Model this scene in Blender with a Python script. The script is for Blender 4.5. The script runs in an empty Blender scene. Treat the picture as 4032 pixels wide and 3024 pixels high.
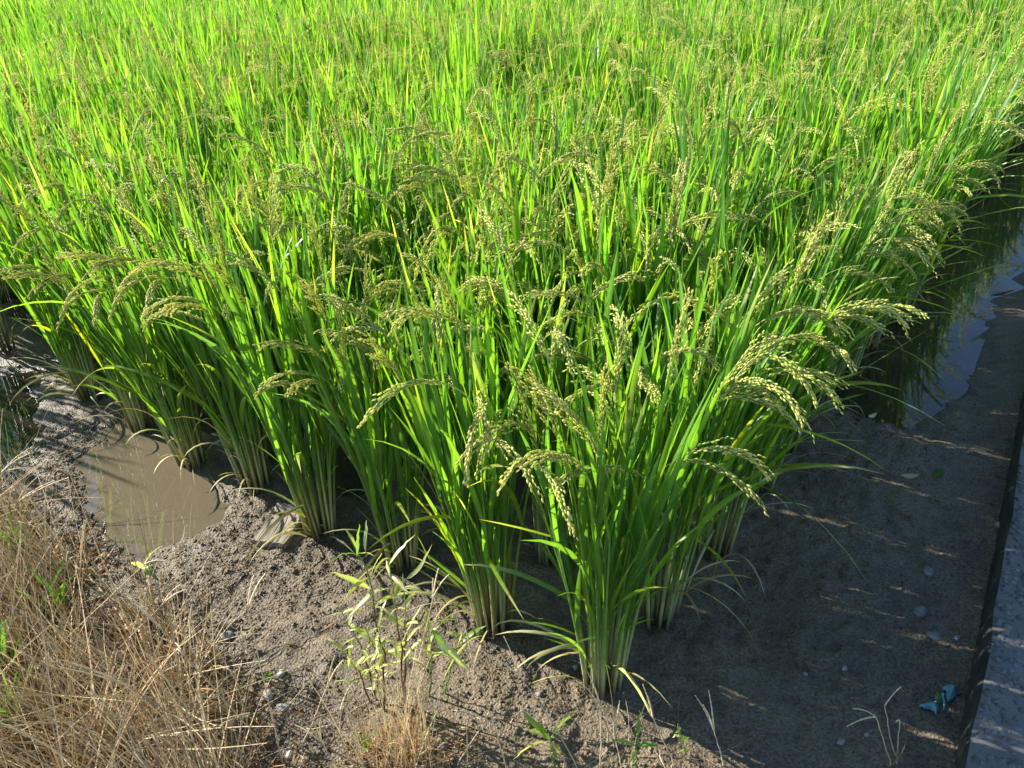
import bpy, math, random
import numpy as np
from mathutils import Vector, Matrix

R = math.radians
rng = np.random.default_rng(11)
random.seed(11)
sc = bpy.context.scene
COL = sc.collection

# ------------------------------------------------------------------ camera, sky, sun, exposure
CAM_H, FOC, PITCH, ROLL = 1.35, 3145.0 / 4032.0, R(31.285), R(2.358)
cam_d = bpy.data.cameras.new('camera')
cam = bpy.data.objects.new('camera', cam_d); COL.objects.link(cam)
cam_d.sensor_width = 36.0; cam_d.lens = 36.0 * FOC
cam_d.clip_start = 0.02; cam_d.clip_end = 600
cam.matrix_world = (Matrix.Translation((0, 0, CAM_H)) @ Matrix.Rotation(R(90) - PITCH, 4, 'X') @ Matrix.Rotation(-ROLL, 4, 'Z'))
sc.camera = cam

SUN_AZ, SUN_EL = R(153.0), R(29.0)          # direction towards the sun (from +X, counter-clockwise) and its height
world = bpy.data.worlds.new('World'); sc.world = world; world.use_nodes = True
nt = world.node_tree
sky = nt.nodes.new('ShaderNodeTexSky'); sky.sky_type = 'NISHITA'; sky.sun_disc = False
sky.ozone_density = 4.5; sky.dust_density = 0.3; sky.sun_elevation = SUN_EL; sky.sun_rotation = R(90) - SUN_AZ
nt.links.new(sky.outputs[0], nt.nodes['Background'].inputs['Color'])
nt.nodes['Background'].inputs['Strength'].default_value = 0.105
sun_d = bpy.data.lights.new('sun', 'SUN'); sun_d.energy = 5.0; sun_d.angle = R(0.53); sun_d.color = (1.0, 0.955, 0.87)
sun = bpy.data.objects.new('sun', sun_d); COL.objects.link(sun)
SUN_DIR = Vector((math.cos(SUN_AZ) * math.cos(SUN_EL), math.sin(SUN_AZ) * math.cos(SUN_EL), math.sin(SUN_EL)))
sun.rotation_euler = (-SUN_DIR).to_track_quat('-Z', 'Y').to_euler(); sun.location = (-4, 3, 4)
sc.view_settings.view_transform = 'Standard'; sc.view_settings.look = 'None'
sc.view_settings.exposure = 1.2; sc.view_settings.gamma = 1.0; sc.view_settings.use_curve_mapping = False
sc.render.engine = 'CYCLES'
cy = sc.cycles
cy.max_bounces = 5; cy.diffuse_bounces = 3; cy.glossy_bounces = 2; cy.transmission_bounces = 4; cy.transparent_max_bounces = 8
cy.caustics_reflective = False; cy.caustics_refractive = False
cy.sample_clamp_indirect = 6.0; cy.use_denoising = True; cy.denoising_prefilter = 'ACCURATE'
cy.use_adaptive_sampling = True; cy.adaptive_threshold = 0.02

# ------------------------------------------------------------------ ground points seen in the photograph
def gp(x, y, z=0.0):
    """point at height z on the ground that the photograph shows at (x, y) of 4032 x 3024"""
    X, Y = (x - 2016) / 3145.0, (1512 - y) / 3145.0
    c, s = math.cos(ROLL), math.sin(ROLL)
    X, Y = X * c + Y * s, -X * s + Y * c
    c, s = math.cos(PITCH), math.sin(PITCH)
    d = (X, c + Y * s, -s + Y * c)
    t = (CAM_H - z) / -d[2]
    return np.array([d[0] * t, d[1] * t, z])

def in_frame(p, margin=0.0):
    X, Y, Z = p[0], p[1], p[2] - CAM_H
    c, s = math.cos(PITCH), math.sin(PITCH)
    zc = Y * c - Z * s; yc = Y * s + Z * c
    if zc < 0.05: return False
    c, s = math.cos(ROLL), math.sin(ROLL)
    x2 = X * c - yc * s; y2 = X * s + yc * c
    u, v = 3145 * x2 / zc, 3145 * y2 / zc
    return abs(u) < 2016 + margin and abs(v) < 1512 + margin

# ------------------------------------------------------------------ mesh helpers
class MB:
    """collects vertices, faces and one albedo per vertex"""
    def __init__(self): self.V = []; self.F = []; self.C = []; self.n = 0
    def add(self, V, F, C):
        V = np.asarray(V, float); F = np.asarray(F, int)
        C = np.asarray(C, float)
        if C.ndim == 1: C = np.tile(C, (len(V), 1))
        self.V.append(V); self.C.append(C)
        self.F.append(F + self.n); self.n += len(V)
    def merge(self, o, M=None):
        for v, c in zip([np.concatenate(o.V)], [np.concatenate(o.C)]):
            if M is not None: v = v @ M[:3, :3].T + M[:3, 3]
            self.V.append(v); self.C.append(c)
        for f in o.F: self.F.append(f + self.n)
        self.n += len(v)
    def mesh(self, name, mat, smooth=True):
        me = bpy.data.meshes.new(name)
        V = np.concatenate(self.V); C = np.concatenate(self.C)
        me.vertices.add(len(V)); me.vertices.foreach_set('co', V.astype(np.float32).ravel())
        idx = np.concatenate([f.ravel() for f in self.F])
        tot = np.concatenate([np.full(len(f), f.shape[1]) for f in self.F])
        st = np.concatenate([[0], np.cumsum(tot)[:-1]])
        me.loops.add(len(idx)); me.loops.foreach_set('vertex_index', idx.astype(np.int32))
        me.polygons.add(len(tot)); me.polygons.foreach_set('loop_start', st.astype(np.int32))
        me.polygons.foreach_set('use_smooth', np.full(len(tot), smooth))
        me.update(calc_edges=True)
        a = me.color_attributes.new('col', 'FLOAT_COLOR', 'POINT')
        a.data.foreach_set('color', np.c_[C, np.ones(len(C))].astype(np.float32).ravel())
        me.materials.append(mat)
        return me
    def obj(self, name, mat, parent=None, smooth=True):
        return link(name, self.mesh(name, mat, smooth), parent)

def link(name, me, parent=None):
    o = bpy.data.objects.new(name, me); COL.objects.link(o)
    if parent is not None: o.parent = parent
    return o

def empty(name, loc=(0, 0, 0), rz=0.0):
    o = bpy.data.objects.new(name, None); COL.objects.link(o)
    o.location = loc; o.rotation_euler = (0, 0, rz); o.empty_display_size = 0.05
    return o

def tag(o, label=None, cat=None, group=None, kind=None):
    if label: o['label'] = label
    if cat: o['category'] = cat
    if group: o['group'] = group
    if kind: o['kind'] = kind
    return o

def unit(v): return v / (np.linalg.norm(v, axis=-1, keepdims=True) + 1e-12)

def ribbon(P, W, side, fold=0.18, cols=None, three=True):
    """leaf blade along P with half widths W; a folded midrib when three"""
    P = np.asarray(P); n = len(P)
    T = unit(np.gradient(P, axis=0))
    S = unit(side - T * np.sum(side * T, axis=1, keepdims=True))
    N = np.cross(S, T)
    if three:
        V = np.stack([P - S * W[:, None] + N * (W * fold)[:, None], P, P + S * W[:, None] + N * (W * fold)[:, None]], 1).reshape(-1, 3)
        i = np.arange(n - 1) * 3
        F = np.concatenate([np.stack([i, i + 1, i + 4, i + 3], 1), np.stack([i + 1, i + 2, i + 5, i + 4], 1)])
        C = np.repeat(cols, 3, axis=0); C[1::3] *= 1.3
    else:
        V = np.stack([P - S * W[:, None], P + S * W[:, None]], 1).reshape(-1, 3)
        i = np.arange(n - 1) * 2
        F = np.stack([i, i + 1, i + 3, i + 2], 1)
        C = np.repeat(cols, 2, axis=0)
    return V, F, C

def tube(P, rad, cols, k=5):
    P = np.asarray(P); n = len(P)
    T = unit(np.gradient(P, axis=0))
    ref = np.array([0.31, 0.95, 0.05])
    A = unit(np.cross(T, ref)); B = np.cross(T, A)
    a = np.arange(k) * 2 * math.pi / k
    V = (P[:, None] + rad[:, None, None] * (np.cos(a)[None, :, None] * A[:, None] + np.sin(a)[None, :, None] * B[:, None])).reshape(-1, 3)
    i = (np.arange(n - 1) * k)[:, None]; j = np.arange(k)[None]; j2 = (j + 1) % k
    F = np.stack([i + j, i + j2, i + k + j2, i + k + j], -1).reshape(-1, 4)
    return V, F, np.repeat(cols, k, axis=0)

def arc(p0, az, th0, th1, L, n, wob=0.0, power=1.4):
    """centre line that starts th0 from the vertical and bends to th1, heading az"""
    t = np.linspace(0, 1, n)
    th = th0 + (th1 - th0) * t ** power
    a = az + wob * t
    d = np.stack([np.sin(th) * np.cos(a), np.sin(th) * np.sin(a), np.cos(th)], 1)
    P = np.zeros((n, 3)); P[0] = p0
    P[1:] = p0 + np.cumsum((d[1:] + d[:-1]) * 0.5 * (L / (n - 1)), axis=0)
    return P, d

def lerp(a, b, t):
    a = np.asarray(a, float); b = np.asarray(b, float); t = np.asarray(t, float)
    return a + (b - a) * t[..., None] if t.ndim else a + (b - a) * t

# value noise for terrain
_tab = np.random.default_rng(5).random((256, 256))
def vnoise(x, y):
    xi = np.floor(x).astype(int); yi = np.floor(y).astype(int)
    fx = x - xi; fy = y - yi
    fx = fx * fx * (3 - 2 * fx); fy = fy * fy * (3 - 2 * fy)
    g = lambda i, j: _tab[i & 255, j & 255]
    return (g(xi, yi) * (1 - fx) + g(xi + 1, yi) * fx) * (1 - fy) + (g(xi, yi + 1) * (1 - fx) + g(xi + 1, yi + 1) * fx) * fy
def smooth(e0, e1, x):
    t = np.clip((x - e0) / (e1 - e0), 0, 1); return t * t * (3 - 2 * t)
def sdf(poly, x, y):
    """signed distance to polygon, negative inside"""
    poly = np.asarray(poly); d = np.full(x.shape, 1e9); ins = np.zeros(x.shape, bool)
    for k in range(len(poly)):
        ax, ay = poly[k]; bx, by = poly[(k + 1) % len(poly)]
        ex, ey = bx - ax, by - ay
        t = np.clip(((x - ax) * ex + (y - ay) * ey) / (ex * ex + ey * ey + 1e-12), 0, 1)
        d = np.minimum(d, np.hypot(x - ax - ex * t, y - ay - ey * t))
        c = (ay > y) != (by > y)
        ins ^= c & (x < ex * (y - ay) / (ey if abs(ey) > 1e-9 else 1e-9) + ax)
    return np.where(ins, -d, d)
def gpoly(pts): return np.array([gp(*p)[:2] for p in pts])

# ------------------------------------------------------------------ materials
def new_mat(name):
    m = bpy.data.materials.new(name); m.use_nodes = True
    t = m.node_tree; t.nodes.clear()
    out = t.nodes.new('ShaderNodeOutputMaterial')
    return m, t, out
def nd(t, kind, **kw):
    n = t.nodes.new(kind)
    for k, v in kw.items():
        if k in n.inputs: n.inputs[k].default_value = v
        else: setattr(n, k, v)
    return n
def plant_mat(name, trans, tint, rough, spec=0.5, streak=0.0, coat=0.0, jitter=0.25):
    """albedo from the plant's own colour; light also comes through the blade"""
    m, t, out = new_mat(name)
    at = nd(t, 'ShaderNodeVertexColor', layer_name='col')
    oi = nd(t, 'ShaderNodeObjectInfo')
    hsv = nd(t, 'ShaderNodeHueSaturation')
    mr = nd(t, 'ShaderNodeMapRange'); mr.inputs['To Min'].default_value = 1 - jitter; mr.inputs['To Max'].default_value = 1 + jitter
    t.links.new(oi.outputs['Random'], mr.inputs['Value']); t.links.new(mr.outputs[0], hsv.inputs['Value'])
    t.links.new(at.outputs['Color'], hsv.inputs['Color'])
    geo = nd(t, 'ShaderNodeNewGeometry')
    no = nd(t, 'ShaderNodeTexNoise'); no.inputs['Scale'].default_value = 45; no.inputs['Detail'].default_value = 2
    t.links.new(geo.outputs['Position'], no.inputs['Vector'])
    mr2 = nd(t, 'ShaderNodeMapRange'); mr2.inputs['To Min'].default_value = 0.75; mr2.inputs['To Max'].default_value = 1.25
    t.links.new(no.outputs['Fac'], mr2.inputs['Value'])
    mul = nd(t, 'ShaderNodeMixRGB', blend_type='MULTIPLY'); mul.inputs[0].default_value = 1
    t.links.new(hsv.outputs[0], mul.inputs[1]); t.links.new(mr2.outputs[0], mul.inputs[2])
    p = nd(t, 'ShaderNodeBsdfPrincipled'); p.inputs['Roughness'].default_value = rough; p.inputs['Specular IOR Level'].default_value = spec
    t.links.new(mul.outputs[0], p.inputs['Base Color'])
    if trans > 0:
        tr = nd(t, 'ShaderNodeBsdfTranslucent')
        tm = nd(t, 'ShaderNodeMixRGB', blend_type='MULTIPLY'); tm.inputs[0].default_value = 1; tm.inputs[2].default_value = (*tint, 1)
        t.links.new(mul.outputs[0], tm.inputs[1]); t.links.new(tm.outputs[0], tr.inputs['Color'])
        mx = nd(t, 'ShaderNodeMixShader'); mx.inputs[0].default_value = trans
        t.links.new(p.outputs[0], mx.inputs[1]); t.links.new(tr.outputs[0], mx.inputs[2])
        t.links.new(mx.outputs[0], out.inputs['Surface'])
    else: t.links.new(p.outputs[0], out.inputs['Surface'])
    return m

LEAF = plant_mat('rice_leaf', 0.5, (2.05, 2.0, 0.5), 0.36, 0.6)
STEM = plant_mat('rice_stem', 0.06, (1.6, 1.5, 0.6), 0.45, 0.4)
GRAIN = plant_mat('rice_grain', 0.38, (1.35, 1.3, 0.55), 0.5, 0.3, jitter=0.12)
WEED = plant_mat('weed_leaf', 0.4, (1.5, 1.5, 0.5), 0.32, 0.55)
STRAW = plant_mat('dry_straw', 0.15, (1.1, 1.0, 0.7), 0.6, 0.25)

def mud_material():
    m, t, out = new_mat('wet_mud')
    geo = nd(t, 'ShaderNodeNewGeometry')
    n1 = nd(t, 'ShaderNodeTexNoise', Scale=5.0, Detail=5.0); n2 = nd(t, 'ShaderNodeTexNoise', Scale=170.0, Detail=4.0)
    n3 = nd(t, 'ShaderNodeTexNoise', Scale=210.0, Detail=3.0); n4 = nd(t, 'ShaderNodeTexNoise', Scale=900.0, Detail=2.0)
    for n in (n1, n2, n3, n4): t.links.new(geo.outputs['Position'], n.inputs['Vector'])
    r = nd(t, 'ShaderNodeValToRGB')
    r.color_ramp.elements[0].position = 0.3; r.color_ramp.elements[0].color = (0.140, 0.107, 0.066, 1)
    r.color_ramp.elements[1].position = 0.72; r.color_ramp.elements[1].color = (0.228, 0.178, 0.113, 1)
    t.links.new(n1.outputs['Fac'], r.inputs[0])
    r2 = nd(t, 'ShaderNodeValToRGB')
    r2.color_ramp.elements[0].position = 0.3; r2.color_ramp.elements[0].color = (0.45, 0.43, 0.41, 1)
    r2.color_ramp.elements[1].position = 0.7; r2.color_ramp.elements[1].color = (1.4, 1.38, 1.35, 1)
    t.links.new(n2.outputs['Fac'], r2.inputs[0])
    mu = nd(t, 'ShaderNodeMixRGB', blend_type='MULTIPLY'); mu.inputs[0].default_value = 1
    t.links.new(r.outputs[0], mu.inputs[1]); t.links.new(r2.outputs[0], mu.inputs[2])
    p = nd(t, 'ShaderNodeBsdfPrincipled')
    sz = nd(t, 'ShaderNodeSeparateXYZ'); t.links.new(geo.outputs['Position'], sz.inputs[0])
    dr = nd(t, 'ShaderNodeMapRange'); dr.inputs['From Min'].default_value = -0.002; dr.inputs['From Max'].default_value = 0.011
    dr.inputs['To Min'].default_value = 0.72; dr.inputs['To Max'].default_value = 1.08
    t.links.new(sz.outputs['Z'], dr.inputs['Value'])
    mw = nd(t, 'ShaderNodeMixRGB', blend_type='MULTIPLY'); mw.inputs[0].default_value = 1
    t.links.new(mu.outputs[0], mw.inputs[1]); t.links.new(dr.outputs[0], mw.inputs[2]); t.links.new(mw.outputs[0], p.inputs['Base Color'])
    mr = nd(t, 'ShaderNodeMapRange'); mr.inputs['From Min'].default_value = 0.35; mr.inputs['From Max'].default_value = 0.65
    mr.inputs['To Min'].default_value = 0.38; mr.inputs['To Max'].default_value = 0.72
    t.links.new(n1.outputs['Fac'], mr.inputs['Value']); t.links.new(mr.outputs[0], p.inputs['Roughness'])
    p.inputs['Specular IOR Level'].default_value = 0.42
    b1 = nd(t, 'ShaderNodeBump'); b1.inputs['Strength'].default_value = 0.55; b1.inputs['Distance'].default_value = 0.006
    b2 = nd(t, 'ShaderNodeBump'); b2.inputs['Strength'].default_value = 0.35; b2.inputs['Distance'].default_value = 0.0012
    t.links.new(n3.outputs['Fac'], b1.inputs['Height'])
    t.links.new(n4.outputs['Fac'], b2.inputs['Height']); t.links.new(b1.outputs[0], b2.inputs['Normal'])
    # smooth, silty skin where the ground lies low and water has just stood
    sep = nd(t, 'ShaderNodeSeparateXYZ'); t.links.new(geo.outputs['Position'], sep.inputs[0])
    lo = nd(t, 'ShaderNodeMapRange'); lo.inputs['From Min'].default_value = -0.012; lo.inputs['From Max'].default_value = -0.003
    t.links.new(sep.outputs['Z'], lo.inputs['Value'])
    for b, k in ((b1, 0.8), (b2, 0.35)):
        ml = nd(t, 'ShaderNodeMath', operation='MULTIPLY'); ml.inputs[1].default_value = k
        t.links.new(lo.outputs[0], ml.inputs[0]); t.links.new(ml.outputs[0], b.inputs['Strength'])
    t.links.new(b2.outputs[0], p.inputs['Normal'])
    t.links.new(p.outputs[0], out.inputs['Surface'])
    return m
MUD = mud_material()

def water_material(name, silt_share):
    m, t, out = new_mat(name)
    fr = nd(t, 'ShaderNodeFresnel', IOR=1.6)
    tr = nd(t, 'ShaderNodeBsdfTransparent'); tr.inputs[0].default_value = (0.86, 0.80, 0.68, 1)
    gl = nd(t, 'ShaderNodeBsdfGlossy'); gl.inputs['Roughness'].default_value = 0.03; gl.inputs[0].default_value = (1, 1, 1, 1)
    no = nd(t, 'ShaderNodeTexNoise', Scale=30.0, Detail=2.0)
    geo = nd(t, 'ShaderNodeNewGeometry'); t.links.new(geo.outputs['Position'], no.inputs['Vector'])
    b = nd(t, 'ShaderNodeBump'); b.inputs['Strength'].default_value = 0.05; b.inputs['Distance'].default_value = 0.004
    t.links.new(no.outputs['Fac'], b.inputs['Height']); t.links.new(b.outputs[0], gl.inputs['Normal']); t.links.new(b.outputs[0], fr.inputs['Normal'])
    silt = nd(t, 'ShaderNodeBsdfDiffuse'); silt.inputs[0].default_value = (0.27, 0.215, 0.138, 1)
    body = nd(t, 'ShaderNodeMixShader'); body.inputs[0].default_value = silt_share
    t.links.new(tr.outputs[0], body.inputs[1]); t.links.new(silt.outputs[0], body.inputs[2])
    mx = nd(t, 'ShaderNodeMixShader')
    t.links.new(fr.outputs[0], mx.inputs[0]); t.links.new(body.outputs[0], mx.inputs[1]); t.links.new(gl.outputs[0], mx.inputs[2])
    t.links.new(mx.outputs[0], out.inputs['Surface'])
    return m
WATER = water_material('silty_water', 0.55); CLEAR = water_material('ditch_water', 0.08)

def stone_material(name, c0, c1, scale, rough=0.75, bump=0.3, dist=0.003):
    m, t, out = new_mat(name)
    tc = nd(t, 'ShaderNodeTexCoord')
    n = nd(t, 'ShaderNodeTexNoise', Scale=scale, Detail=6.0); n2 = nd(t, 'ShaderNodeTexNoise', Scale=scale * 6, Detail=3.0)
    t.links.new(tc.outputs['Object'], n.inputs['Vector']); t.links.new(tc.outputs['Object'], n2.inputs['Vector'])
    r = nd(t, 'ShaderNodeValToRGB'); r.color_ramp.elements[0].position = 0.3; r.color_ramp.elements[1].position = 0.7
    r.color_ramp.elements[0].color = (*c0, 1); r.color_ramp.elements[1].color = (*c1, 1)
    t.links.new(n.outputs['Fac'], r.inputs[0])
    p = nd(t, 'ShaderNodeBsdfPrincipled'); p.inputs['Roughness'].default_value = rough
    t.links.new(r.outputs[0], p.inputs['Base Color'])
    b = nd(t, 'ShaderNodeBump'); b.inputs['Strength'].default_value = bump; b.inputs['Distance'].default_value = dist
    t.links.new(n2.outputs['Fac'], b.inputs['Height']); t.links.new(b.outputs[0], p.inputs['Normal'])
    t.links.new(p.outputs[0], out.inputs['Surface'])
    return m

# ------------------------------------------------------------------ lie of the land
GRID0 = np.array([0.155, 1.05])                               # front corner plant
UDIR = np.array([-0.788, 0.616]); VDIR = np.array([0.616, 0.788])
DU, DV = 0.277, 0.246
WALL0 = np.array([0.757, 0.844]); WDIR = unit(np.array([0.558, 0.83])); WNRM = np.array([WDIR[1], -WDIR[0]])   # foot of the concrete edge, its run, away from the field

P_LEFT = gpoly([(430, 1700), (560, 1640), (740, 1660), (830, 1800), (860, 1930), (820, 2040), (700, 2120), (560, 2150), (450, 2080), (400, 1950), (380, 1800)])
P_DITCH = gpoly([(3560, 1640), (3680, 1600), (3800, 1450), (3850, 1260), (3930, 1100), (4032, 960), (4200, 640), (4150, 420), (3900, 520), (3560, 900), (3350, 1180), (3180, 1380), (3150, 1500), (3330, 1560)])
P_FIELD = np.array([GRID0 + UDIR * DU * a + VDIR * DV * b for a, b in ((3.2, .6), (7.4, .5), (14, 1.0), (14, 9), (5, 9), (2.2, 3))])
P_EDGE = gpoly([(-700, 1500), (60, 1480), (150, 1560), (140, 1700), (60, 1800), (-100, 1900), (-700, 1900)])
P_WET = gpoly([(2880, 2230), (2980, 2180), (3120, 2190), (3190, 2270), (3180, 2360), (3100, 2400), (2950, 2370)])
P_BANK = gpoly([(-1500, 1750), (-300, 1900), (0, 2010), (130, 2100), (260, 2230), (340, 2400), (560, 2520), (760, 2630), (880, 2750), (980, 2900), (1060, 3100), (1200, 3800), (-1500, 3800)])
P_NEAR = gpoly([(-1500, 3000), (0, 2900), (900, 2990), (1700, 3060), (2500, 3150), (3300, 3300), (3300, 4200), (-1500, 4200)])

def land(x, y):
    z = 0.010 * (vnoise(x * 5 + 9, y * 5) - 0.5) + 0.007 * (vnoise(x * 17, y * 17 + 3) - 0.5)
    rough = 0.009 * (vnoise(x * 44, y * 44 + 7) - 0.5) + 0.006 * (vnoise(x * 88 + 5, y * 88) - 0.5)
    low = np.zeros_like(x)
    edge_n = 0.07 * (vnoise(x * 14 + 31, y * 14 + 8) - 0.5)
    for poly, dep in ((P_LEFT, .017), (P_DITCH, .022), (P_FIELD, .016), (P_EDGE, .014), (P_WET, .007)):
        s = sdf(poly, x, y) + edge_n
        low = np.maximum(low, dep * smooth(0.11, -0.04, s))
    calm = 1 - smooth(0.007, 0.016, low) * 0.85
    z = (z + rough) * calm - low + 0.006
    b = sdf(P_BANK, x, y); z = z + 0.07 * smooth(0.05, -0.5, b) + 0.015 * vnoise(x * 22, y * 22) * smooth(0.02, -0.1, b)
    z = z + 0.06 * smooth(0.02, -0.35, sdf(P_NEAR, x, y))
    return z

def land1(x, y): return float(land(np.array([float(x)]), np.array([float(y)]))[0])

def G3(x, y):
    z = 0.0
    for k in range(4): p = gp(x, y, z); z = land1(p[0], p[1])
    return gp(x, y, z)
def axis(lo, hi, step, far, grow=1.35):
    a = list(np.arange(lo, hi, step)); s = step
    while a[-1] < far: s *= grow; a.append(a[-1] + s)
    s = step
    while a[0] > -far: s *= grow; a.insert(0, a[0] - s)
    return np.array(a)
def build_ground():
    xs = axis(-2.2, 1.45, 0.010, 160); ys = axis(0.54, 2.6, 0.010, 160)
    X, Y = np.meshgrid(xs, ys)
    Z = land(X.ravel(), Y.ravel())
    V = np.c_[X.ravel(), Y.ravel(), Z]
    nx = len(xs); i = (np.arange(len(ys) - 1) * nx)[:, None] + np.arange(nx - 1)[None]; i = i.ravel()
    F = np.stack([i, i + 1, i + nx + 1, i + nx], 1)
    m = MB(); m.add(V, F, np.array([.1, .1, .1]))
    tag(m.obj('paddy_mud', MUD), 'wet brown mud of the rice paddy', kind='structure')
build_ground()

def water_sheet(name, poly, grow, z, label, mat=None):
    c = poly.mean(0)
    d = poly - c; P = c + d * (1 + grow / np.linalg.norm(d, axis=1, keepdims=True))
    m = MB(); n = len(P)
    V = np.c_[np.vstack([P, c]), np.full(n + 1, z)]
    area = np.sum(P[:, 0] * np.roll(P[:, 1], -1) - P[:, 1] * np.roll(P[:, 0], -1))
    F = np.array([[i, (i + 1) % n, n] if area > 0 else [(i + 1) % n, i, n] for i in range(n)])
    m.add(V, F, np.zeros(3)); o = m.obj(name, mat or WATER)
    tag(o, label, kind='structure')
WZ = -0.0035
water_sheet('water', P_LEFT, 0.13, WZ, 'shallow brown puddle in front of the rice plants')
water_sheet('water', P_DITCH, 0.14, WZ + .0002, 'standing water reflecting blue sky between rice and concrete edge', CLEAR)
water_sheet('water', P_FIELD, 0.06, WZ + .0004, 'standing water between the rice rows', CLEAR)
water_sheet('water', P_EDGE, 0.11, WZ + .0006, 'water film on the mud at the far side of the brown grass', CLEAR)

# ------------------------------------------------------------------ concrete edge
def concrete_edge():
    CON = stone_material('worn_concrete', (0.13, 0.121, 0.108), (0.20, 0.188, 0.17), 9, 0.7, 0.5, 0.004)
    root = empty('concrete_edge', (*(WALL0), 0.0), math.atan2(WDIR[1], WDIR[0]))   # local x runs along the edge, -y is away from the field
    tag(root, 'low concrete wall with pebbly worn top beside the ditch', 'wall')
    L0, L1, Wd, Ht = -1.2, 14.0, 1.2, 0.10
    # block: face towards the field, gently worn arris, rough top
    xs = np.concatenate([np.arange(L0, 1.6, 0.012), np.arange(1.6, L1, 0.12)])
    prof = [(0.0, -0.12), (0.0, -0.02), (0.001, 0.03), (-0.001, 0.06), (-0.003, Ht - 0.016), (-0.010, Ht - 0.004), (-0.022, Ht)] + [(-v, Ht) for v in np.arange(0.034, 0.55, 0.012)] + [(-Wd, Ht), (-Wd, -0.12)]
    prof = np.array(prof)
    X = np.repeat(xs[:, None], len(prof), 1); Yp = np.repeat(prof[None, :, 0], len(xs), 0).copy(); Zp = np.repeat(prof[None, :, 1], len(xs), 0).copy()
    n = vnoise(X * 60, Yp * 60 + Zp * 60 + 40) - 0.5; n2 = vnoise(X * 9, Yp * 9 + Zp * 20 + 11) - 0.5
    top = (Zp > Ht - 0.02)
    Zp += np.where(top, 0.003 * n + 0.004 * n2, 0)
    Yp += np.where(~top, 0.004 * n + 0.006 * n2, 0.010 * n2 * (np.abs(Yp) < 0.03))
    V = np.stack([X, Yp, Zp], -1).reshape(-1, 3); k = len(prof)
    i = ((np.arange(len(xs) - 1) * k)[:, None] + np.arange(k - 1)[None]).ravel()
    F = np.stack([i, i + 1, i + k + 1, i + k], 1)
    darker = stone_material('dark_concrete', (0.030, 0.030, 0.026), (0.075, 0.072, 0.062), 14, 0.6, 0.5, 0.004)  # face towards the field gets a darker concrete tone than the block
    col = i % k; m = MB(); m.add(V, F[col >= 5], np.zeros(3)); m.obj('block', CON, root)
    m = MB(); m.add(V, F[col < 5], np.zeros(3)); tag(m.obj('face', darker, root), 'dark side of the concrete towards the ditch')
    # pebbles of the worn surface
    AG = plant_mat('aggregate', 0.0, (1, 1, 1), 0.55, 0.4)
    r = np.random.default_rng(3); m = MB()
    bv, bf = pebble_shape()
    for q in range(7500):
        x = r.uniform(-0.5, 1.5); y = -r.uniform(0.012, 0.50); s = r.uniform(0.0024, 0.0075) * (1.4 if r.random() < .06 else 1)
        a = r.uniform(0, 6.28); c, sn = math.cos(a), math.sin(a)
        v = bv * np.array([s * r.uniform(.8, 1.5), s, s * .55]) * (1 + r.uniform(-.18, .18, (len(bv), 1)))
        v = np.c_[v[:, 0] * c - v[:, 1] * sn, v[:, 0] * sn + v[:, 1] * c, v[:, 2]]
        zz = Ht - .0006 + 0.004 * (vnoise(np.array([x * 9]), np.array([y * 9 + Ht * 20 + 11]))[0] - .5)
        g = r.uniform(0.12, 0.24); tint = np.array([g, g * r.uniform(.94, 1.0), g * r.uniform(.82, .97)])
        m.add(v + np.array([x, y, zz]), bf, tint)
    tag(m.obj('pebbles', AG, root), kind='stuff')
def pebble_shape():
    t = (1 + 5 ** .5) / 2
    v = np.array([[-1, t, 0], [1, t, 0], [-1, -t, 0], [1, -t, 0], [0, -1, t], [0, 1, t], [0, -1, -t], [0, 1, -t], [t, 0, -1], [t, 0, 1], [-t, 0, -1], [-t, 0, 1]], float)
    f = np.array([[0, 11, 5], [0, 5, 1], [0, 1, 7], [0, 7, 10], [0, 10, 11], [1, 5, 9], [5, 11, 4], [11, 10, 2], [10, 7, 6], [7, 1, 8], [3, 9, 4], [3, 4, 2], [3, 2, 6], [3, 6, 8], [3, 8, 9], [4, 9, 5], [2, 4, 11], [6, 2, 10], [8, 6, 7], [9, 8, 1]])
    return unit(v), f
concrete_edge()

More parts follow.
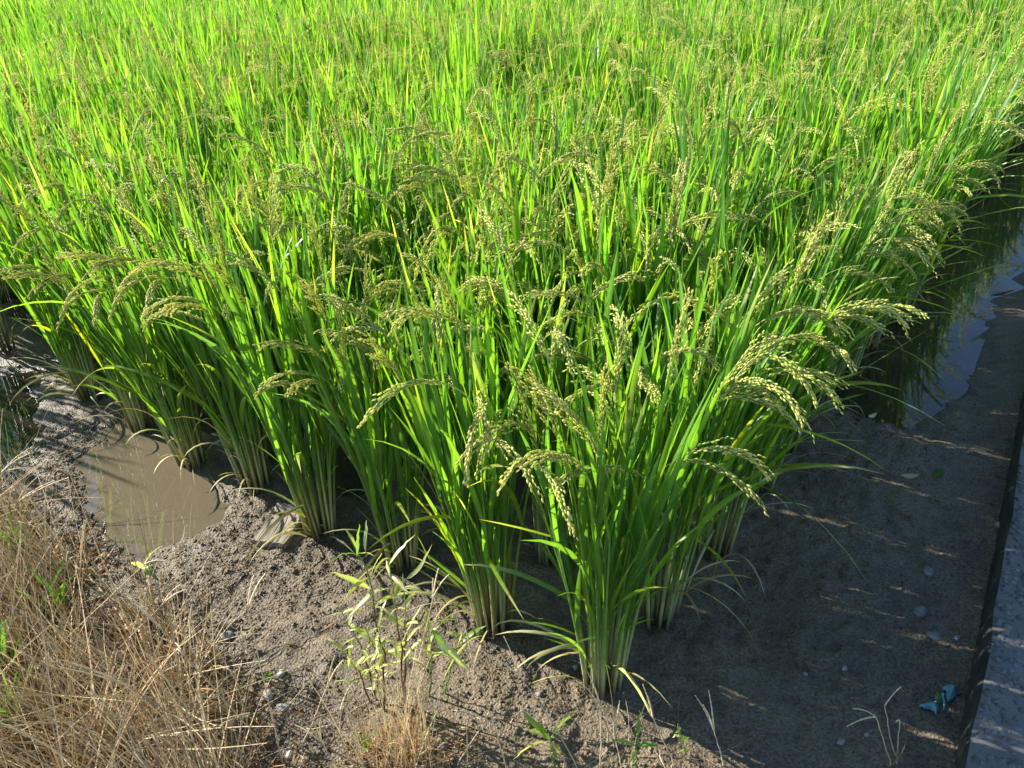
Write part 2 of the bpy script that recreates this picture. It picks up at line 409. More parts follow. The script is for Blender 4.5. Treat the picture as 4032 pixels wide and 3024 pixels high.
# ------------------------------------------------------------------ crumbs of mud
def mud_crumbs():
    r = np.random.default_rng(8); m = MB()
    bv = np.array([[1, 0, 0], [0, 1, 0], [-1, 0, 0], [0, -1, 0], [0, 0, 1], [0, 0, -1]], float); bf = np.array([[0, 1, 4], [1, 2, 4], [2, 3, 4], [3, 0, 4], [1, 0, 5], [2, 1, 5], [3, 2, 5], [0, 3, 5]])
    def scatter(n, xr, yr, keep, smin, smax, deep=0.0):
        x = r.uniform(*xr, n); y = r.uniform(*yr, n)
        dens = np.clip((vnoise(x * 6 + 2, y * 6) - .1) * 1.8, 0.2, 1)
        ok = (r.random(n) < dens * keep(x, y))
        x, y = x[ok], y[ok]; z = land(x, y)
        ok = z > WZ + 0.0005 - deep; x, y, z = x[ok], y[ok], z[ok]
        k = len(x); sz = smin + (smax - smin) * r.random(k) ** 3
        v = bv[None] * (sz[:, None] * np.c_[r.uniform(.8, 1.3, k), r.uniform(.8, 1.3, k), r.uniform(.6, .9, k)])[:, None] * (1 + r.uniform(-.3, .3, (k, 6, 1)))
        an = r.uniform(0, 6.28, k)[:, None]; ca, sa = np.cos(an), np.sin(an)
        v = np.stack([v[..., 0] * ca - v[..., 1] * sa + x[:, None], v[..., 0] * sa + v[..., 1] * ca + y[:, None], v[..., 2] + (z - sz * .15)[:, None]], -1)
        F = (bf[None] + (np.arange(k) * 6)[:, None, None]).reshape(-1, 3)
        m.add(v.reshape(-1, 3), F, np.zeros(3))
    side = lambda x, y: ((x - GRID0[0]) * VDIR[0] + (y - GRID0[1]) * VDIR[1] < 0.02)          # in front of the field
    scatter(120000, (-1.5, 0.75), (0.62, 2.1), lambda x, y: side(x, y) * (sdf(P_BANK, x, y) > -0.12), 0.0020, 0.0056)
    ditch = lambda x, y: (~side(x, y)) & ((x - GRID0[0]) * UDIR[0] + (y - GRID0[1]) * UDIR[1] < 0.05) & ((x - WALL0[0]) * WNRM[0] + (y - WALL0[1]) * WNRM[1] < -0.01)
    scatter(24000, (0.1, 1.4), (0.8, 2.4), lambda x, y: ditch(x, y) * .8, 0.0015, 0.0042)
    scatter(1100, (-2.4, 1.4), (0.65, 2.6), lambda x, y: side(x, y) | ditch(x, y), 0.005, 0.009)
    scatter(2600, (-2.4, 1.4), (0.65, 2.6), lambda x, y: side(x, y) | ditch(x, y), 0.004, 0.009, deep=0.007)
    tag(m.obj('mud_crumbs', MUD, smooth=True), 'granular crumbs of wet brown mud', 'mud', kind='stuff')
mud_crumbs()
# ------------------------------------------------------------------ rice
G_DARK = np.array([0.055, 0.150, 0.028]); G_MID = np.array([0.102, 0.228, 0.036]); G_YEL = np.array([0.160, 0.295, 0.032]); G_BLUE = np.array([0.085, 0.195, 0.065])
YEL = np.array([0.34, 0.38, 0.03]); BROWN = np.array([0.30, 0.19, 0.08]); CREAM = np.array([0.58, 0.53, 0.28]); DARKB = np.array([0.05, 0.035, 0.02])
GR_G = np.array([0.55, 0.60, 0.14]); GR_Y = np.array([0.80, 0.75, 0.30])

def leaf_colour(r, low=False):
    q = r.random()
    c = lerp(G_DARK, G_MID, r.random()) if q < .3 else lerp(G_MID, G_YEL, r.random() ** 1.2) if q < .86 else lerp(G_BLUE, G_MID, r.random() * .6)
    return c

def blade_width(t):
    return np.clip(np.minimum(0.55 + 1.6 * t, 1.0) * np.minimum(1.0, 1.9 * (1 - t) ** 0.75), 0.02, 1)

def blade(r, p0, az, th0, th1, L, W, c0, n=8, three=True, tip=None, wob=None, twist=None):
    P, d = arc(p0, az, th0, th1, L, n, wob if wob is not None else r.normal(0, .18))
    t = np.linspace(0, 1, n)
    tw = (twist if twist is not None else r.normal(0, .55)) + r.normal(0, .5) * t
    h = np.stack([-np.sin(np.full(n, az)), np.cos(np.full(n, az)), np.zeros(n)], 1)
    up = np.cross(h, d)
    S = h * np.cos(tw)[:, None] + up * np.sin(tw)[:, None]
    cols = np.tile(c0, (n, 1)) * (0.92 + 0.16 * t[:, None])
    if tip is not None: cols = lerp(cols, np.tile(tip, (n, 1)), 0) if False else cols + (tip - cols) * np.clip((t - .62) / .3, 0, 1)[:, None]
    return ribbon(P, W * 0.5 * blade_width(t), S, 0.22, cols, three)

def grain_shape(k=6):
    a = np.arange(k) * 2 * math.pi / k
    if k >= 5:
        rings = [(0.24, 0.82), (0.68, 0.86)]
        V = [[0, 0, 0]] + [[.5 * w * math.cos(q), .36 * w * math.sin(q), t] for t, w in rings for q in a] + [[0, 0, 1]]
        F = [[0, 1 + (i + 1) % k, 1 + i, 1 + i] for i in range(k)] + [[1 + i, 1 + (i + 1) % k, 1 + k + (i + 1) % k, 1 + k + i] for i in range(k)] + [[1 + k + i, 1 + k + (i + 1) % k, 1 + 2 * k, 1 + 2 * k] for i in range(k)]
        tri = np.array([f[:3] for f in F[:k]] + [f[:3] for f in F[2 * k:]]); quad = np.array(F[k:2 * k])
        return np.array(V, float), [tri, quad]
    V = [[0, 0, 0]] + [[.5 * math.cos(q), .38 * math.sin(q), .45] for q in a] + [[0, 0, 1]]
    tri = [[0, 1 + (i + 1) % k, 1 + i] for i in range(k)] + [[1 + i, 1 + (i + 1) % k, 1 + k] for i in range(k)]
    return np.array(V, float), [np.array(tri)]
GRAINS = {6: grain_shape(5), 4: grain_shape(4)}

def frame_from(d, r):
    d = d / np.linalg.norm(d); x = np.cross(d, r.normal(size=3)); x /= np.linalg.norm(x)
    return np.stack([x, np.cross(d, x), d], 1)

def panicle(r, p0, az, th0, th1, L, lod, ripe):
    """returns (stalk MB, grain MB): an arching rachis with close branches of grains"""
    st, gr = MB(), MB()
    n = 12 if lod == 0 else 8 if lod == 1 else 5
    P, d = arc(p0, az, th0, th1, L, n, r.normal(0, .12), power=0.9)
    t = np.linspace(0, 1, n)
    rc = np.tile(lerp(G_YEL, GR_G, .5), (n, 1))
    V, F, C = tube(P, 0.0011 * (1.15 - .8 * t), rc, 4 if lod == 0 else 3); st.add(V, F, C)
    gv, gf = GRAINS[6 if lod == 0 else 4]
    nb = {0: 13, 1: 10, 2: 7}[lod]; per = {0: 12, 1: 10, 2: 6}[lod]
    size = {0: 0.0080, 1: 0.0088, 2: 0.0120}[lod]
    side0 = r.uniform(0, 6.28)
    GV = [[] for _ in gf]; 
    for b in range(nb):
        s = 0.22 + 0.70 * b / (nb - 1)
        i = min(int(s * (n - 1)), n - 2); f = s * (n - 1) - i
        base = P[i] * (1 - f) + P[i + 1] * f; dd = unit(d[i] * (1 - f) + d[i + 1] * f)
        fr = frame_from(dd, r); an = side0 + b * 2.4
        off = fr[:, 0] * math.cos(an) + fr[:, 1] * math.sin(an)
        bl = (0.080 - 0.038 * s) * r.uniform(.8, 1.2)
        dirb = unit(dd + off * r.uniform(.05, .16))
        k = max(3, int(per * (1.15 - .4 * s) + r.uniform(-.5, .9)))
        q = base.copy(); pts = [q.copy()]
        for g in range(k):
            dirb = unit(dirb + np.array([0, 0, -0.085]) + dd * 0.05); q = q + dirb * (bl / k * 1.12); pts.append(q.copy())
            sd = frame_from(dirb, r); aa = g * 2.7 + an
            o2 = sd[:, 0] * math.cos(aa) + sd[:, 1] * math.sin(aa)
            gd = unit(dirb + o2 * .20)
            Mx = frame_from(gd, r); sz = size * r.uniform(.85, 1.12)
            v = (gv * np.array([sz * .42, sz * .42, sz])) @ Mx.T + q + o2 * .0010
            c = lerp(GR_G, GR_Y, np.clip(ripe + .35 * s + r.normal(0, .16), 0, 1))
            n0 = gr.n
            gr.V.append(v); gr.C.append(np.tile(c, (len(v), 1)))
            for ff in gf: gr.F.append(ff + n0)
            gr.n += len(v)
        if lod == 0:
            V, F, C = tube(np.array(pts), np.full(len(pts), 0.0005), np.tile(G_YEL, (len(pts), 1)), 3); st.add(V, F, C)
    return st, gr

def rice_parts(seed, lod, bias=0.0, droop=0, dry=0, low_leaf=0, tillers=None, wide=1.0, ear=.5):
    """one hill of rice: stems, blades and ears in its own coordinates; +x is the open side it leans to"""
    r = np.random.default_rng(seed)
    nT = tillers or {0: 30, 1: 22, 2: 13}[lod]
    stems, leaves, ears, dead = [], [], [], []
    nl = {0: 8, 1: 6, 2: 4}[lod]
    for k in range(nT):
        rad = 0.038 * math.sqrt((k + .5) / nT) * wide; an = k * 2.39996 + r.normal(0, .3)
        p0 = np.array([rad * math.cos(an), rad * math.sin(an), -0.012])
        th = rad / 0.038 * R(6.2) + abs(r.normal(0, R(3))); dx = np.array([math.sin(th) * math.cos(an) + bias * r.uniform(.0, .09), math.sin(th) * math.sin(an)])
        az = math.atan2(dx[1], dx[0]); th = math.asin(min(.6, np.hypot(*dx)))
        hs = r.normal(0.47, 0.035); ns = 7 if lod == 0 else 5 if lod == 1 else 3
        P, d = arc(p0, az, th * .6, th * 1.35, hs, ns)
        t = np.linspace(0, 1, ns); z = P[:, 2]
        g = lerp(G_MID, G_YEL, r.random() * .8) * 1.05
        pale = lerp(CREAM, YEL, r.random() * .35) if r.random() < .8 else BROWN
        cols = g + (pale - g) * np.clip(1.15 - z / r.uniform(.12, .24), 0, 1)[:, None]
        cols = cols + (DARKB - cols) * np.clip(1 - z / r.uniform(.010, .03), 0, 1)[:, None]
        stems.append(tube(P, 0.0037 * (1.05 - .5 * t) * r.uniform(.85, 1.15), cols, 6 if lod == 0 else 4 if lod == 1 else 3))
        top = P[-1]; dtop = d[-1]
        # blades
        nL = 4 if r.random() < .7 else 3
        if lod == 2: nL = 4
        for j in range(nL):
            s = [0.42, 0.62, 0.82, 1.0][j + (4 - nL)] + r.normal(0, .03)
            s = min(max(s, .2), 1); i = min(int(s * (ns - 1)), ns - 2); f = s * (ns - 1) - i
            b0 = P[i] * (1 - f) + P[i + 1] * f
            la = az + r.normal(0, 1.1) if rad > .02 else r.uniform(0, 6.28)
            if bias > 0 and r.random() < .3 * bias: la = r.normal(0, .6)
            t0 = th * .8 + abs(r.normal(R(4), R(3))); bend = abs(r.normal(R(6), R(6))) + (R(8) if j == 0 else 0)
            if r.random() < .06: bend += R(50)
            L = {0: r.uniform(.20, .30), 1: r.uniform(.28, .38), 2: r.uniform(.30, .43), 3: r.uniform(.24, .37)}[j + (4 - nL)]
            W = r.uniform(.0075, .0125)
            c = leaf_colour(r); tip = None
            if r.random() < .13: tip = lerp(YEL, CREAM, r.random()) * r.uniform(.6, 1)
            if j == 0 and r.random() < .15: c = lerp(c, YEL, r.uniform(.3, .9))
            leaves.append(blade(r, b0, la, t0, t0 + bend, L, W * (1.3 if lod == 2 else 1), c, nl, lod < 2, tip))
        # ear
        if r.random() < (ear if lod == 0 else .40 if lod == 1 else .30):
            pa = r.normal(0, .9) if r.random() < bias * .9 else az + r.normal(0, 1.0)
            pl = r.uniform(.10, .18)
            Pp, dp = arc(top, az, th * 1.2, th * 1.2 + R(4), pl, 3)
            ears.append((Pp, pa, th * 1.2 + R(4), R(r.uniform(60, 150)) if r.random() < .8 else R(r.uniform(10, 45)), r.uniform(.15, .195), r.uniform(.1, .6)))
    for k in range(droop):       # long blades that hang out over the open side
        an = r.normal(0, .8); t0 = R(r.uniform(28, 62))
        b0 = np.array([.03 * math.cos(an), .03 * math.sin(an), r.uniform(.18, .40)])
        c = lerp(leaf_colour(r), YEL, r.uniform(0, .45))
        leaves.append(blade(r, b0, an, t0, t0 + R(r.uniform(15, 60)), r.uniform(.26, .42), r.uniform(.008, .012), c, nl, lod < 2, lerp(YEL, CREAM, r.random()) if r.random() < .5 else None))
    for k in range(low_leaf):    # small young blades about the foot
        an = r.normal(0, 1.4)
        b0 = np.array([.036 * math.cos(an), .036 * math.sin(an), r.uniform(.04, .2)]); t0 = R(r.uniform(12, 40))
        leaves.append(blade(r, b0, an, t0, t0 + R(r.uniform(5, 40)), r.uniform(.10, .24), r.uniform(.005, .009), lerp(G_YEL, G_MID, r.random()), nl, lod < 2))
    for k in range(dry):         # withered strips that fold down to the mud
        an = r.normal(0, 1.3); t0 = R(r.uniform(10, 60))
        b0 = np.array([.04 * math.cos(an), .04 * math.sin(an), r.uniform(.01, .14)])
        L = r.uniform(.10, .24); c = lerp(lerp(YEL, BROWN, r.random()), CREAM, r.uniform(0, .9))
        t1 = min(t0 + R(r.uniform(60, 115)), R(155))
        dead.append(blade(r, b0, an, t0, t1, L, r.uniform(.0035, .0075), c, nl, lod < 2))
    return r, stems, leaves, ears, dead

def clip_low(geo, z=-0.004):
    V, F, C = geo; V = V.copy(); V[:, 2] = np.maximum(V[:, 2], z + 0.0); return V, F, C

def one(geo):
    m = MB(); m.add(*geo); return m

def near_rice(seed, **kw):
    """a plant whose every stem, blade and ear is a part of its own"""
    root = empty('rice_plant')
    r, stems, leaves, ears, dead = rice_parts(seed, 0, **kw)
    for g in stems: one(g).obj('stem', STEM, root)
    for g in leaves: one(g).obj('leaf', LEAF, root)
    for g in dead: one(clip_low(g, .004)).obj('dry_leaf', STRAW, root)
    for Pp, pa, t0, t1, L, ripe in ears:
        V, F, C = tube(Pp, np.array([.0017, .0014, .0012]), np.tile(G_YEL, (3, 1)), 4)
        st, gr = panicle(r, Pp[-1], pa, t0, t1, L, 0, ripe)
        st.add(V, F, C)
        s = st.obj('panicle', STEM, root)
        tag(gr.obj('grains', GRAIN, s), kind='stuff')
    return root

def mid_rice(seed, **kw):
    root = empty('rice_plant')
    r, stems, leaves, ears, dead = rice_parts(seed, 1, **kw)
    m = MB(); [m.add(*g) for g in stems]; tag(m.obj('stems', STEM, root), kind='stuff')
    m = MB(); [m.add(*g) for g in leaves + [clip_low(g, .004) for g in dead]]; tag(m.obj('leaves', LEAF, root), kind='stuff')
    for Pp, pa, t0, t1, L, ripe in ears:
        st, gr = panicle(r, Pp[-1], pa, t0, t1, L, 1, ripe)
        V, F, C = tube(Pp, np.array([.0017, .0014, .0012]), np.tile(G_YEL, (3, 1)), 3)
        gr.add(V, F, C); gr.merge(st)
        gr.obj('panicle', GRAIN, root)
    return root

def far_rice(seed):
    r, stems, leaves, ears, dead = rice_parts(seed, 2)
    a, b = MB(), MB()
    for g in stems + leaves: a.add(*g)
    for Pp, pa, t0, t1, L, ripe in ears:
        st, gr = panicle(r, Pp[-1], pa, t0, t1, L, 2, ripe); b.merge(gr)
    return a, b

_kids = {}
def copy_plant(src):
    c = src.copy(); COL.objects.link(c)
    if src.name not in _kids: _kids[src.name] = [(ch, list(ch.children)) for ch in src.children]
    for ch, gs in _kids[src.name]:
        k = ch.copy(); COL.objects.link(k); k.parent = c
        for g in gs:
            q = g.copy(); COL.objects.link(q); q.parent = k
    return c

class Stock:
    """prototypes: the first use places the prototype itself, later ones copy it"""
    def __init__(self, makers): self.makers = makers; self.proto = {}; self.used = set()
    def take(self, key):
        if key not in self.proto: self.proto[key] = self.makers[key]()
        p = self.proto[key]
        if key in self.used: return copy_plant(p)
        self.used.add(key); return p

makers = {'corner': lambda: near_rice(104, bias=.3, ear=.62, droop=3, dry=12, low_leaf=9, tillers=36),
          'near_mid': lambda: near_rice(301), 'x': None}
for q in range(5): makers[('edge', q)] = (lambda q=q: near_rice(200 + q, bias=.6, ear=.55, droop=2 + q % 3, dry=11, low_leaf=4, tillers=29 + q % 3))
for q in range(4): makers[('ditch', q)] = (lambda q=q: near_rice(240 + q, bias=.3, droop=5 + q % 3, dry=8, low_leaf=5, tillers=30))
for q in range(5): makers[('in', q)] = (lambda q=q: near_rice(300 + q, bias=.25, dry=1))
for q in range(3): makers[('medge', q)] = (lambda q=q: mid_rice(400 + q, bias=.3, droop=5, dry=3, low_leaf=4))
for q in range(6): makers[('mid', q)] = (lambda q=q: mid_rice(500 + q, bias=.2))
stock = Stock(makers)

ORD = ['first', 'second', 'third', 'fourth', 'fifth', 'sixth', 'seventh', 'eighth', 'ninth', 'tenth', 'eleventh', 'twelfth', 'thirteenth', 'fourteenth']
rr = np.random.default_rng(77)
LEFT_EDGE = [(2370, 2695), (1939, 2474), (1585, 2221), (1266, 2094), (1013, 1918), (759, 1816), (570, 1677), (361, 1570), None, (25, 1392)]
DITCH_EDGE = {1: (2591, 2430), 2: (2803, 2177), 3: (2980, 1918), 4: (3088, 1760), 5: (3208, 1608), 6: (3316, 1468)}
OUT_L = math.atan2(-VDIR[1], -VDIR[0]); OUT_R = math.atan2(-UDIR[1], -UDIR[0])
spots = []
for i in range(0, 34):
    for j in range(0, 34):
        p = GRID0 + UDIR * DU * i + VDIR * DV * j
        if j == 0 and i < len(LEFT_EDGE):
            if LEFT_EDGE[i] is None: continue
            p = gp(*LEFT_EDGE[i])[:2]
        elif i == 0 and j in DITCH_EDGE: p = gp(*DITCH_EDGE[j])[:2]
        elif (i, j) == (1, 1): p = gp(2167, 2195)[:2]
        else: p = p + rr.normal(0, .014, 2)
        if p[1] > 9.5 or abs(p[0]) > 7: continue
        top = np.array([p[0], p[1], .62])
        dist = math.hypot(p[0], p[1])
        seen = in_frame(top, 260) or in_frame(np.array([p[0], p[1], 0.05]), 60)
        near_out = in_frame(top, 850)
        if seen or near_out: spots.append((dist, i, j, p, seen))
spots.sort(key=lambda s: s[0])
vis = [s for s in spots if s[4]][:296]
vis_ids = {(s[1], s[2]) for s in vis}
NEAR = 2.75
count = {'near': 0, 'mid': 0}
for dist, i, j, p, seen in vis:
    edge = i == 0 or j == 0
    near = dist < NEAR
    q = int(rr.integers(0, 1000)); rz = rr.uniform(0, 6.28)
    if i == 0 and j == 0: key, rz = 'corner', R(-105)
    elif j == 0: key, rz = (('edge', q % 5) if near else ('medge', q % 3)), OUT_L + rr.normal(0, .22)
    elif i == 0: key, rz = (('ditch', q % 4) if near else ('medge', q % 3)), OUT_R + rr.normal(0, .25)
    else:
        key = ('in', q % 5) if near else ('mid', q % 6)
        if j <= 3 and j <= i: rz = OUT_L + rr.normal(0, .9)
        elif i <= 3: rz = OUT_R + rr.normal(0, .9)
    count['near' if near else 'mid'] += 1
    o = stock.take(key)
    o.location = (p[0], p[1], land1(*p) - .002); o.rotation_euler = (rr.normal(0, .02), rr.normal(0, .02), rz)
    s = rr.normal(1.0, .06); o.scale = (s, s, s * rr.normal(1, .035))
    cat = 'rice'
    if i == 0 and j == 0: tag(o, 'bushy green rice plant standing alone at the front corner of the field', cat, 'rice plants of the field')
    elif j == 0 and i < 10: tag(o, f'{ORD[i]} rice plant from the front corner along the edge facing the brown grass', cat, 'rice plants of the field')
    elif i == 0 and j < 14: tag(o, f'{ORD[j]} rice plant from the front corner along the edge facing the ditch', cat, 'rice plants of the field')
    elif i == 0: tag(o, 'rice plant far along the edge beside the blue ditch water', cat, 'rice plants far along the ditch')
    elif j == 0: tag(o, 'rice plant at the far end of the edge facing the brown grass', cat, 'rice plants at the far end of the edge')
    elif (i, j) == (1, 1): tag(o, 'rice plant in the second row, its foot showing between the two front plants', cat, 'rice plants of the field')
    elif near: tag(o, 'green rice plant with drooping pale ears in the rows just behind the edge', cat, 'rice plants in the near rows')
    else: tag(o, 'green rice plant in the dense stand filling the back of the field', cat, 'rice plants in the dense stand')
print('rice plants', count, 'grid', len(spots))

# the rest of the field and a few unseen plants added off the left side for their shade, too many to pick apart
far_lib = [far_rice(600 + q) for q in range(8)]
rest_l, rest_g = MB(), MB()
rest = [(s[3], s[0]) for s in spots if (s[1], s[2]) not in vis_ids]
rest += [(np.array(q), 3.0) for q in ((-2.62, 2.18), (-2.45, 2.42), (-2.80, 2.35), (-2.68, 2.62), (-2.35, 2.66))]  # added off the grid and out of view, to shade the mud at the left
for p, dist in rest:
    a, b = far_lib[int(rr.integers(0, 8))]
    an = rr.uniform(0, 6.28); s = rr.normal(1, .05); c, sn = math.cos(an) * s, math.sin(an) * s
    M = np.array([[c, -sn, 0, p[0]], [sn, c, 0, p[1]], [0, 0, s * rr.normal(1, .03), 0], [0, 0, 0, 1.0]])
    rest_l.merge(a, M); rest_g.merge(b, M)
ro = rest_l.obj('rice_stand', LEAF); tag(ro, 'distant mass of green rice at the far end of the field, with unseen plants added for shade', 'rice', kind='stuff')
tag(rest_g.obj('panicles', GRAIN, ro), kind='stuff')
# ------------------------------------------------------------------ weathered plank on the mud
def at(x, y, Y):
    """point at depth Y (metres ahead) that the photograph shows at (x, y)"""
    a = gp(x, y, 0.0) - np.array([0, 0, CAM_H])
    t = Y / a[1]
    return np.array([0, 0, CAM_H]) + a * t

def plank():
    m, t, out = new_mat('weathered_wood')
    tc = nd(t, 'ShaderNodeTexCoord'); mp = nd(t, 'ShaderNodeMapping'); mp.inputs['Scale'].default_value = (7, 130, 7)
    n = nd(t, 'ShaderNodeTexNoise', Scale=1.6, Detail=5.0); n2 = nd(t, 'ShaderNodeTexNoise', Scale=16.0, Detail=4.0)
    t.links.new(tc.outputs['Object'], mp.inputs[0]); t.links.new(mp.outputs[0], n.inputs['Vector']); t.links.new(tc.outputs['Object'], n2.inputs['Vector'])
    r = nd(t, 'ShaderNodeValToRGB'); e = r.color_ramp.elements
    e[0].position = .32; e[0].color = (.17, .135, .10, 1); e[1].position = .58; e[1].color = (.36, .295, .225, 1)
    t.links.new(n.outputs['Fac'], r.inputs[0])
    mr = nd(t, 'ShaderNodeMapRange'); mr.inputs['From Min'].default_value = .3; mr.inputs['From Max'].default_value = .7; mr.inputs['To Min'].default_value = .7; mr.inputs['To Max'].default_value = 1.15
    t.links.new(n2.outputs['Fac'], mr.inputs['Value'])
    mu = nd(t, 'ShaderNodeMixRGB', blend_type='MULTIPLY'); mu.inputs[0].default_value = 1
    t.links.new(r.outputs[0], mu.inputs[1]); t.links.new(mr.outputs[0], mu.inputs[2])
    p = nd(t, 'ShaderNodeBsdfPrincipled'); p.inputs['Roughness'].default_value = .72; t.links.new(mu.outputs[0], p.inputs['Base Color'])
    b = nd(t, 'ShaderNodeBump'); b.inputs['Strength'].default_value = .5; b.inputs['Distance'].default_value = .0016
    t.links.new(n.outputs['Fac'], b.inputs['Height']); t.links.new(b.outputs[0], p.inputs['Normal']); t.links.new(p.outputs[0], out.inputs['Surface'])
    zt = .013
    A, B, C, D = gp(1103, 1979, zt), gp(1205, 2016, zt), gp(1122, 2148, zt), gp(1000, 2137, zt)     # far left, far right, near right, near left
    mid = (A + B + C + D) / 4; ax = unit(((A + B) - (C + D)) / 2); L = np.linalg.norm((A + B) - (C + D)) / 2
    ay = np.cross(np.array([0, 0, 1.]), ax); Wd = np.linalg.norm((A - B) + (D - C)) / 2
    nx, ny = 90, 44
    xs = np.linspace(-L / 2, L / 2, nx); ys = np.linspace(-Wd / 2, Wd / 2, ny)
    X, Y = np.meshgrid(xs, ys, indexing='ij')
    groove = vnoise(X * 9 + 3, Y * 330 + 0.6 * vnoise(X * 20, Y * 30) * 4); Z = zt - .0013 * smooth(.55, .9, groove) - .0012 * smooth(.0, .02, np.abs(Y) - Wd / 2 + .012)
    slot = (np.abs(X - L * .22) < .006) & (np.abs(Y - Wd * .22) < .017); Z = np.where(slot, .003, Z)
    knot = np.hypot(X - L * .12, (Y + Wd * .37)) ; Z = Z - .006 * smooth(.010, .002, knot)
    nail = np.hypot(X - L * .08, (Y - Wd * .34)); Z = np.where(nail < .0032, .004, Z)
    Xj = X + (np.abs(X) > L / 2 - .003) * .004 * (vnoise(X * 3, Y * 240) - .5)
    T = np.stack([Xj, Y + .002 * (vnoise(X * 25, Y * 3 + 5) - .5), Z], -1).reshape(-1, 3)
    i = ((np.arange(nx - 1) * ny)[:, None] + np.arange(ny - 1)[None]).ravel()
    F = [np.stack([i, i + ny, i + ny + 1, i + 1], 1)]
    rim = list(range(0, ny)) + [k * ny + ny - 1 for k in range(1, nx)] + [(nx - 1) * ny + k for k in range(ny - 2, -1, -1)] + [k * ny for k in range(nx - 2, 0, -1)]
    Bt = T[rim].copy(); Bt[:, 2] = -.014; n0 = len(T); k = len(rim)
    V = np.vstack([T, Bt]); F.append(np.array([[rim[(q + 1) % k], rim[q], n0 + q, n0 + (q + 1) % k] for q in range(k)]))
    mb = MB(); mb.V = [V]; mb.C = [np.zeros((len(V), 3))]; mb.F = F; mb.n = len(V)
    o = mb.obj('wooden_plank', m, smooth=False)
    o.location = (mid[0], mid[1], max(land1(q[0], q[1]) for q in (A, B, C, D, mid)) + .003); o.rotation_euler = (R(1.5), R(-1), math.atan2(ax[1], ax[0]))
    tag(o, 'short weathered grey plank with a slot, lying on the mud', 'plank')
plank()

# ------------------------------------------------------------------ stones and shells
STONE = stone_material('grey_stone', (0.15, 0.14, 0.13), (0.32, 0.30, 0.28), 60, .65, .4, .002)
PALE = stone_material('pale_stone', (0.27, 0.245, 0.21), (0.44, 0.41, 0.36), 60, .6, .3, .0015)
import bmesh
def stone(px, py, w, mat, label, flat=.6, seed=0):
    bm = bmesh.new(); bmesh.ops.create_icosphere(bm, subdivisions=2, radius=1.0)
    r = np.random.default_rng(seed + 900); ph = r.uniform(0, 50, 3)
    c = G3(px, py); s = .85 * w / 3145.0 * np.linalg.norm(c - np.array([0, 0, CAM_H])) * .5
    for v in bm.verts:
        q = v.co
        k = 1 + .6 * (float(vnoise(np.array([q.x * 1.3 + ph[0]]), np.array([q.y * 1.3 + q.z + ph[1]]))[0]) - .5) + .42 * (float(vnoise(np.array([q.x * 2.9 + ph[2]]), np.array([q.z * 2.9 - q.y]))[0]) - .5)
        v.co = Vector((q.x * s * k * r.uniform(.98, 1.02), q.y * s * k * .8, q.z * s * k * flat))
    me = bpy.data.meshes.new('stone'); bm.to_mesh(me); bm.free()
    for f in me.polygons: f.use_smooth = True
    me.materials.append(mat); o = link('stone', me)
    o.location = (c[0], c[1], land1(c[0], c[1]) + s * flat * .22); o.rotation_euler = (0, 0, r.uniform(0, 6.28))
    tag(o, label, 'stone', 'stones on the mud')
STONES = [
    (3625, 2415, 62, STONE, 'roundish grey stone sitting in the shaded ditch mud', .8),
    (3682, 2508, 62, STONE, 'flat pale grey stone below the roundish one in the ditch', .35),
    (3768, 2512, 26, PALE, 'small pale pebble between the flat stone and the concrete', .7),
    (3655, 2252, 56, STONE, 'low grey stone half sunk above the roundish one in the ditch', .4),
    (3930, 2068, 36, PALE, 'pale pebble lying against the concrete foot', .7),
    (3325, 2636, 30, PALE, 'pale rounded pebble on shaded mud, middle of the ditch', .8),
    (3170, 2656, 22, PALE, 'tiny pale pebble left of the rounded one on shaded mud', .8),
    (3310, 2924, 36, PALE, 'white stone chip near the shadow edge on the ditch mud', .4),
    (3412, 2895, 24, PALE, 'little white chip beside the dry twigs', .5),
    (892, 2508, 62, PALE, 'pale flat stone at the upper rim of the brown grass', .45),
    (1057, 2742, 56, PALE, 'oval beige stone beside the brown grass', .5),
    (1114, 2790, 58, PALE, 'light pinkish stone touching the oval beige one', .6),
    (1146, 2974, 48, PALE, 'pale stone in the low front between straw stalks', .6),
    (1108, 2655, 38, PALE, 'small beige stone above the oval one', .7),
    (168, 2080, 44, PALE, 'whitish stone behind the brown grass near the picture side', .8),
    (212, 2106, 34, STONE, 'flat grey stone next to the whitish stone', .4),
    (1742, 2944, 44, STONE, 'brownish stone at the foot of the straw bundle', .7),
    (1709, 2934, 26, STONE, 'small dark stone beside the brownish one', .7),
    (2124, 2736, 34, STONE, 'grey pebble on sunlit mud before the corner plant', .8),
    (2265, 2627, 30, PALE, 'round pale pebble at the corner plant shadow', .8)]
for k, (a, b, w, mt, lab, fl) in enumerate(STONES): stone(a, b, w, mt, lab, fl, k)

